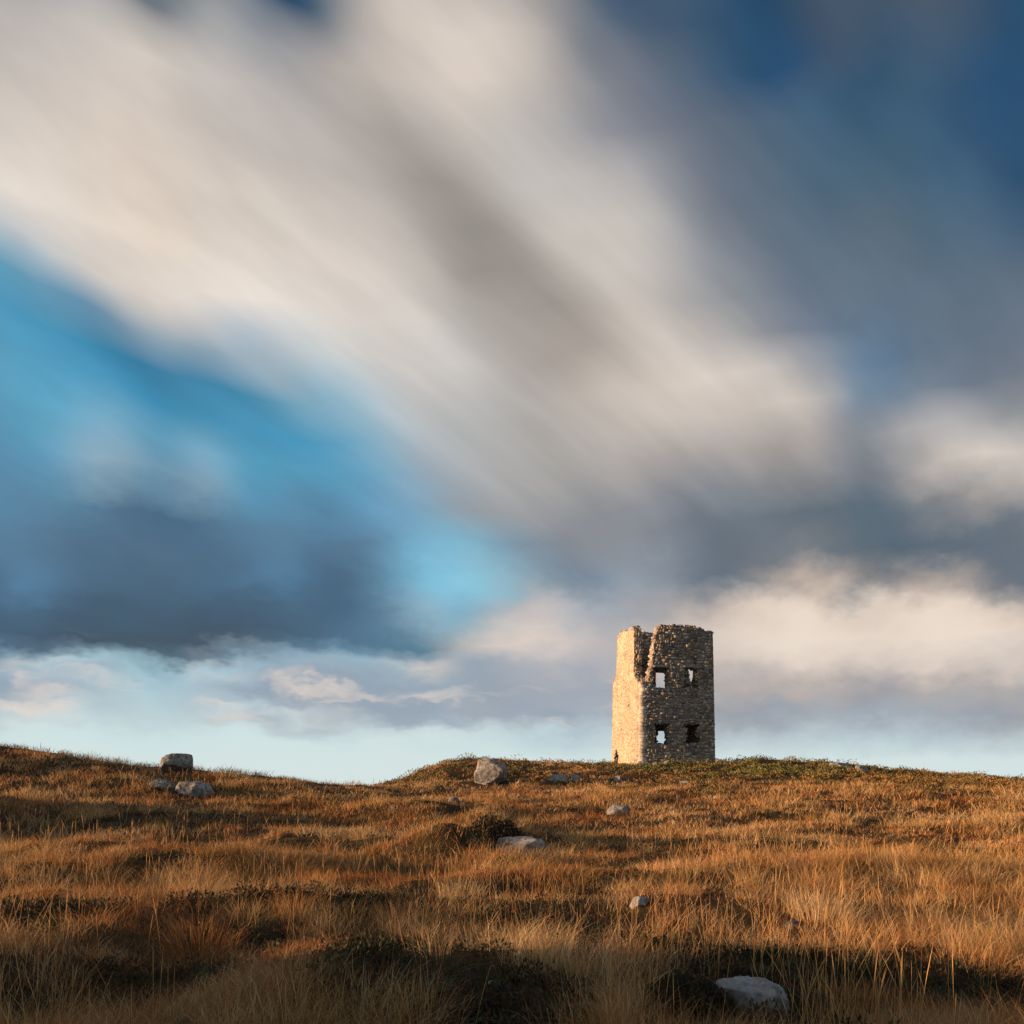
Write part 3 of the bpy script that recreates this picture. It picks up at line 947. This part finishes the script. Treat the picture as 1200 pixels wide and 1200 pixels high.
def blade_mesh(name, bx, by, bz, L, lean_a, lean, wv, bc, levels):
    """tapering ribbons that lean out and curl over"""
    n = len(bx)
    curl = 0.3 + 1.5 * RNG.random(n)
    fa = RNG.random(n) * math.pi
    fx, fy = np.cos(fa), np.sin(fa)
    pts = []
    for t in np.linspace(0, 1, levels):
        s = L * (lean * 0.5 * t + curl * lean * t ** 2.4)
        px = bx + np.cos(lean_a) * s + 0.06 * L * t * t
        py = by + np.sin(lean_a) * s
        pz = bz + L * t * np.sqrt(np.clip(1 - 0.35 * lean * t, 0.2, 1)) - L * 0.35 * curl * lean * t ** 3
        w = wv * (1 - t) ** 0.6 * 0.5 * (1.0 if t > 0 else 0.8)
        if t < 1:
            pts.append(np.stack([px - fx * w, py - fy * w, pz], -1))
            pts.append(np.stack([px + fx * w, py + fy * w, pz], -1))
        else:
            pts.append(np.stack([px, py, pz], -1))
    m = len(pts)
    V = np.stack(pts, 1).reshape(-1, 3)
    base = np.arange(n) * m
    quads = [np.stack([base + 2 * q, base + 2 * q + 1, base + 2 * q + 3, base + 2 * q + 2], -1) for q in range(levels - 2)]
    tri = np.stack([base + m - 3, base + m - 2, base + m - 1], -1)
    ff = np.concatenate([np.concatenate(quads).ravel(), tri.ravel()])
    fs = np.concatenate([np.full(n * (levels - 2), 4), np.full(n, 3)])
    return mesh_np(name, V, ff, fs, M_GRASS, np.repeat(bc, m, 0))

def blades(name, clumps, per, levels, hgt, wid, label, d0, d1, alpha, hscale=1.0):
    N = clumps * per
    u = RNG.random(clumps)
    e = 1 - alpha
    dist = (d0 ** e + u * (d1 ** e - d0 ** e)) ** (1 / e)
    tn = (RNG.random(clumps) * 2 - 1) * 0.92
    cx, cy = tn * dist, dist
    keep = tower_clear(cx, cy, 0.0)
    ha = heath_amount(cx, cy)
    keep &= RNG.random(clumps) > ha * 0.86
    keep &= gap_noise(cx, cy) > -0.10 - 0.16 * sstep(13, 24, dist) + 0.10 * RNG.random(clumps)
    cx, cy, dist = cx[keep], cy[keep], dist[keep]
    nC = len(cx)
    # clump character
    f1 = fbm(cx / 2.6 + 9, cy / 2.2 + 4, 3)
    f2 = fbm(cx / 0.9 + 70, cy / 0.8, 2)
    ch = hgt * (0.45 + 0.75 * RNG.random(nC)) * (1 + 1.6 * f1) * (1 - 0.35 * sstep(36, 42, cy))
    cr = 0.07 + 0.16 * RNG.random(nC)
    pick = np.clip((f1 + 0.5) * 1.15 + f2 * 0.5 + (RNG.random(nC) - 0.5) * 0.55, 0, 0.999)
    order = np.array([3, 1, 0, 1, 0, 2, 0, 4, 5, 2])
    ci = order[(pick * len(order)).astype(int)]
    green = (cy > 44) & (np.hypot(cx - 12, cy - 50) < 9 + 3 * f2)
    ci = np.where(green & (RNG.random(nC) < 0.75), np.where(RNG.random(nC) < 0.6, 6, 5), ci)
    ccol = PAL[ci] * (0.6 + 0.65 * RNG.random((nC, 1)))
    # blades
    k = np.repeat(np.arange(nC), per)
    n = len(k)
    ang = RNG.random(n) * 2 * math.pi
    rr = cr[k] * np.sqrt(RNG.random(n)) * np.clip(1 + dist[k] / 18, 1, 3)
    ox, oy = np.cos(ang) * rr, np.sin(ang) * rr
    bx, by = cx[k] + ox, cy[k] + oy
    ok = rock_clear(bx, by, 0.95) & tower_clear(bx, by, 0.02)
    # keep the sight of low rocks open
    for rx, ry, a, b in ROCKS:
        ok &= ~((np.abs(bx - rx - (by - ry) * rx / ry) < a * 1.05) & (by < ry) & (by > ry - b - 0.55 - 0.02 * ry) & (RNG.random(n) < 0.86))
    bx, by, k, ang, rr = bx[ok], by[ok], k[ok], ang[ok], rr[ok]
    n = len(bx)
    bz = ground_z(bx, by) - 0.02
    L = ch[k] * (0.55 + 0.6 * RNG.random(n)) * hscale
    lean_a = ang + (RNG.random(n) - 0.5) * 2.2
    lean = 0.10 + 0.75 * RNG.random(n) ** 1.3 + 0.10 * rr / 0.2
    wv = wid * np.maximum(1.0, dist[k] / 7.0) * (0.7 + 0.6 * RNG.random(n))
    bc = ccol[k] * (0.65 + 0.6 * RNG.random((n, 1)))
    pale = RNG.random(n) < np.clip(0.14 + 1.0 * fbm(bx / 3.1 + 21, by / 2.0 + 8, 2), 0.02, 0.5)
    bc[pale] = np.array((0.64, 0.47, 0.26)) * (0.8 + 0.4 * RNG.random((pale.sum(), 1)))
    bc[:, 1] *= 0.92 + 0.16 * RNG.random(n)
    me = blade_mesh(name, bx, by, bz, L, lean_a, lean, wv, bc, levels)
    tag(link(name, me), label, 'grass', kind='stuff')
    return n

nb1 = blades('moor_grass', 7000, 40, 4, 0.34, 0.0034, 'rust and straw coloured moor grass covering the foreground', 1.9, 14, 0.95)
nb2 = blades('moor_grass', 19500, 22, 3, 0.34, 0.0045, 'russet moor grass covering the rising ground and ridge', 12, 66, 0.75)

# ------------------------------------------------------------------ tall flowering stems
def stems(name, xs, ys, hs, label, lean_max=0.34, thick=0.0015):
    n = len(xs)
    zs = ground_z(xs, ys) - 0.02
    la = RNG.random(n) * 2 * math.pi
    ln = lean_max * RNG.random(n) ** 1.5
    lev = np.array([0, 0.3, 0.62, 0.70, 0.86, 1.0])
    rad = np.array([1.0, 0.85, 0.7, 1.5, 1.25, 0.15])
    rs = thick * np.maximum(1.0, ys / 5.5) * (0.8 + 0.4 * RNG.random(n))
    col = np.array([(0.62, 0.36, 0.14)]) * (0.7 + 0.5 * RNG.random((n, 1)))
    rings = []
    for t, r in zip(lev, rad):
        s = hs * (ln * t + 0.55 * ln * t * t)
        cx = xs + np.cos(la) * s + hs * 0.03 * t
        cy = ys + np.sin(la) * s
        cz = zs + hs * t * (1 - 0.3 * ln * t)
        for q in range(3):
            a = q * 2.0944
            rings.append(np.stack([cx + np.cos(a) * rs * r, cy + np.sin(a) * rs * r, cz], -1))
    V = np.stack(rings, 1)
    m = V.shape[1]
    base = np.arange(n) * m
    fl = []
    for l in range(len(lev) - 1):
        for q in range(3):
            a, b = l * 3 + q, l * 3 + (q + 1) % 3
            fl.append(np.stack([base + a, base + b, base + b + 3, base + a + 3], -1))
    Fq = np.concatenate(fl)
    return mesh_np(name, V.reshape(-1, 3), Fq, np.full(len(Fq), 4), M_STALK, np.repeat(col, m, 0), smooth=True)

def scatter_stems():
    n = 4200
    d = (3.5 ** -0.2 + RNG.random(n) * (30 ** -0.2 - 3.5 ** -0.2)) ** (1 / -0.2)
    x = (RNG.random(n) * 2 - 1) * 0.88 * d
    f = fbm(x / 1.6 + 5, d / 1.4 + 2, 2)
    ok = RNG.random(n) < np.clip((f + 0.08) * 3.0, 0.02, 1)
    x, d = x[ok], d[ok]
    ok = rock_clear(x, d, 1.1)
    for rx, ry, a, b in ROCKS:
        ok &= ~((np.abs(x - rx - (d - ry) * rx / ry) < a) & (d < ry) & (d > ry - b - 1.2) & (RNG.random(len(x)) < 0.8))
    x, d = x[ok], d[ok]
    h = 0.36 + 0.34 * RNG.random(len(x))
    me = stems('grass_stems', x, d, h, '')
    tag(link('grass_stems', me), 'tall straight straw coloured flowering grass stems', 'grass', kind='stuff')

scatter_stems()

# ------------------------------------------------------------------ heather
def heather(name, n_bush, per, d0, d1, label, size=0.05):
    y = d0 + (d1 - d0) * RNG.random(n_bush)
    x = (RNG.random(n_bush) * 2 - 1) * 0.9 * y
    ha = heath_amount(x, y)
    ok = (RNG.random(n_bush) < ha) & tower_clear(x, y, 0.25) & rock_clear(x, y, 0.9)
    x, y = x[ok], y[ok]
    n = len(x)
    rad = 0.18 + 0.42 * RNG.random(n) ** 1.6
    hh = rad * (0.35 + 0.35 * RNG.random(n)) * (1 + 2.0 * fbm(x / 1.6 + 90, y / 1.6, 2)) + 0.02
    f = fbm(x / 2.4 + 31, y / 2.4 + 12, 3) + (RNG.random(n) - 0.5) * 0.5
    pal = np.array([(0.060, 0.045, 0.022), (0.110, 0.082, 0.030), (0.15, 0.112, 0.038), (0.24, 0.13, 0.045), (0.13, 0.130, 0.038)])
    near_t = np.hypot(x - 14, y - 51) < 10
    ci = np.clip(((f + 0.5) * 4.6).astype(int), 0, 3)
    ci = np.where(near_t & (RNG.random(n) < 0.55), 4, ci)
    bcol = pal[ci] * (0.8 + 0.5 * RNG.random((n, 1)))
    return sprigs(name, x, y, rad, hh, bcol, per, size, label)

def sprigs(name, x, y, rad, hh, bcol, per, size, label, z_off=0.0):
    n = len(x)
    k = np.repeat(np.arange(n), per)
    N = len(k)
    v = RNG.normal(size=(N, 3))
    v[:, 2] = np.abs(v[:, 2]) * 0.9
    v /= np.linalg.norm(v, axis=1)[:, None]
    q = 0.72 + 0.36 * RNG.random(N)
    px = x[k] + v[:, 0] * rad[k] * q
    py = y[k] + v[:, 1] * rad[k] * q
    pz = ground_z(px, py) + v[:, 2] * hh[k] * q + z_off
    P = np.stack([px, py, pz], -1)
    d = v + RNG.normal(size=(N, 3)) * 0.45
    d[:, 2] += 0.5
    d /= np.linalg.norm(d, axis=1)[:, None]
    s = np.cross(d, RNG.normal(size=(N, 3)))
    s /= np.linalg.norm(s, axis=1)[:, None]
    Ls = size * (1.0 + 1.2 * RNG.random(N))[:, None]
    Ws = Ls * 0.32
    V = np.stack([P - d * Ls * 0.4, P + s * Ws, P + d * Ls, P - s * Ws], 1).reshape(-1, 3)
    Fq = np.arange(N * 4).reshape(-1, 4)
    c = bcol[k] * (0.65 + 0.7 * RNG.random((N, 1)))
    return mesh_np(name, V, Fq, np.full(N, 4), M_HEATH, np.repeat(c, 4, 0))

hm = heather('heather', 9500, 36, 24, 60, '', 0.052)
tag(link('heather', hm), 'dark olive and brown heather clothing the hill below the tower', 'heather', kind='stuff')

def heather_clump(key, label, leaf, per):
    p, w = CLUMPS[key]
    n = 40
    a = RNG.random(n) * 6.283
    r = np.sqrt(RNG.random(n)) * w / 2
    x, y = p.x + np.cos(a) * r, p.y + np.sin(a) * r * 0.7
    rad = np.full(n, w * 0.20)
    hh = w * 0.42 * (1.15 - r / (w / 2) * 0.7)
    pal = np.array([(0.040, 0.030, 0.020), (0.060, 0.042, 0.026), (0.045, 0.042, 0.020)])
    me = sprigs('heather_clump', x, y, rad, hh, pal[RNG.integers(0, 3, n)], per, leaf, '')
    o = link('heather_clump', me)
    tag(o, label, 'heather')

heather_clump('near', 'dark heather clump beside the flat topped pale granite rock', 0.014, 260)
heather_clump('far', 'dark heather mound behind the long rounded grey rock', 0.035, 130)

# ------------------------------------------------------------------ single tussocks that stand out
def tussock(px, py, hgt, rad, n, cols, label, spread=0.55, stems_n=0):
    p = ray_ground(px, py)
    a = RNG.random(n) * 2 * math.pi
    r = rad * np.sqrt(RNG.random(n))
    bx, by = p.x + np.cos(a) * r, p.y + np.sin(a) * r
    bz = ground_z(bx, by) - 0.02
    L = hgt * (0.6 + 0.5 * RNG.random(n))
    la = a + (RNG.random(n) - 0.5) * 1.2
    lean = spread * (0.15 + 0.85 * RNG.random(n)) * (0.4 + 0.6 * r / rad)
    wv = 0.0036 * max(1.0, p.y / 7.0) * (0.7 + 0.6 * RNG.random(n))
    bc = np.array(cols)[RNG.integers(0, len(cols), n)] * (0.8 + 0.4 * RNG.random((n, 1)))
    root = bpy.data.objects.new('grass_tussock', None)
    COL.objects.link(root)
    root.location = p
    tag(root, label, 'tussock')
    off = -Vector(p)
    me = blade_mesh('leaves', bx, by, bz, L, la, lean, wv, bc, 4)
    me.transform(Matrix.Translation(off))
    tag(link('leaves', me, root), kind='stuff')
    if stems_n:
        a = RNG.random(stems_n) * 2 * math.pi
        r = rad * 1.4 * np.sqrt(RNG.random(stems_n))
        sm = stems('stems', p.x + np.cos(a) * r, p.y + np.sin(a) * r, hgt * (1.1 + 0.7 * RNG.random(stems_n)), '', 0.5, 0.0023)
        sm.transform(Matrix.Translation(off))
        tag(link('stems', sm, root), kind='stuff')

STRAW = [(0.58, 0.41, 0.21), (0.52, 0.34, 0.15), (0.62, 0.47, 0.28)]
RUST = [(0.40, 0.17, 0.05), (0.46, 0.24, 0.08), (0.30, 0.11, 0.035)]
tussock(540, 1058, 0.46, 0.34, 420, STRAW, 'pale straw tussock fanning upright among rust coloured grass', 0.6, 10)
tussock(735, 1195, 0.26, 0.14, 220, STRAW + RUST, 'sparse tussock of stiff stems left of the dark heather clump', 0.9, 16)
tussock(965, 1074, 0.42, 0.40, 420, STRAW, 'broad pale tussock behind the small dark rock', 0.6, 12)
tussock(235, 1118, 0.36, 0.34, 420, RUST, 'bushy orange tussock at the edge of the foreground shade', 0.9, 4)

# added dark sprigs whose colour stands in for shade between the grass clumps
def gap_shade_sprigs():
    n = 9000
    d = 2.6 + (26 - 2.6) * RNG.random(n) ** 1.3
    x = (RNG.random(n) * 2 - 1) * 0.9 * d
    ok = (gap_noise(x, d) < -0.09) & rock_clear(x, d, 1.0)
    x, d = x[ok], d[ok]
    m = len(x)
    rad = 0.06 + 0.12 * RNG.random(m)
    pal = np.array([(0.030, 0.024, 0.014), (0.055, 0.045, 0.022), (0.050, 0.058, 0.026), (0.085, 0.045, 0.020)])
    me = sprigs('heather', x, d, rad, rad * (0.5 + 0.7 * RNG.random(m)), pal[RNG.integers(0, 4, m)], 56, 0.018, '')
    tag(link('heather', me), 'low dark sprigs added as shade in the gaps between grass clumps', 'heather', kind='stuff')
    return m

gap_shade_sprigs()
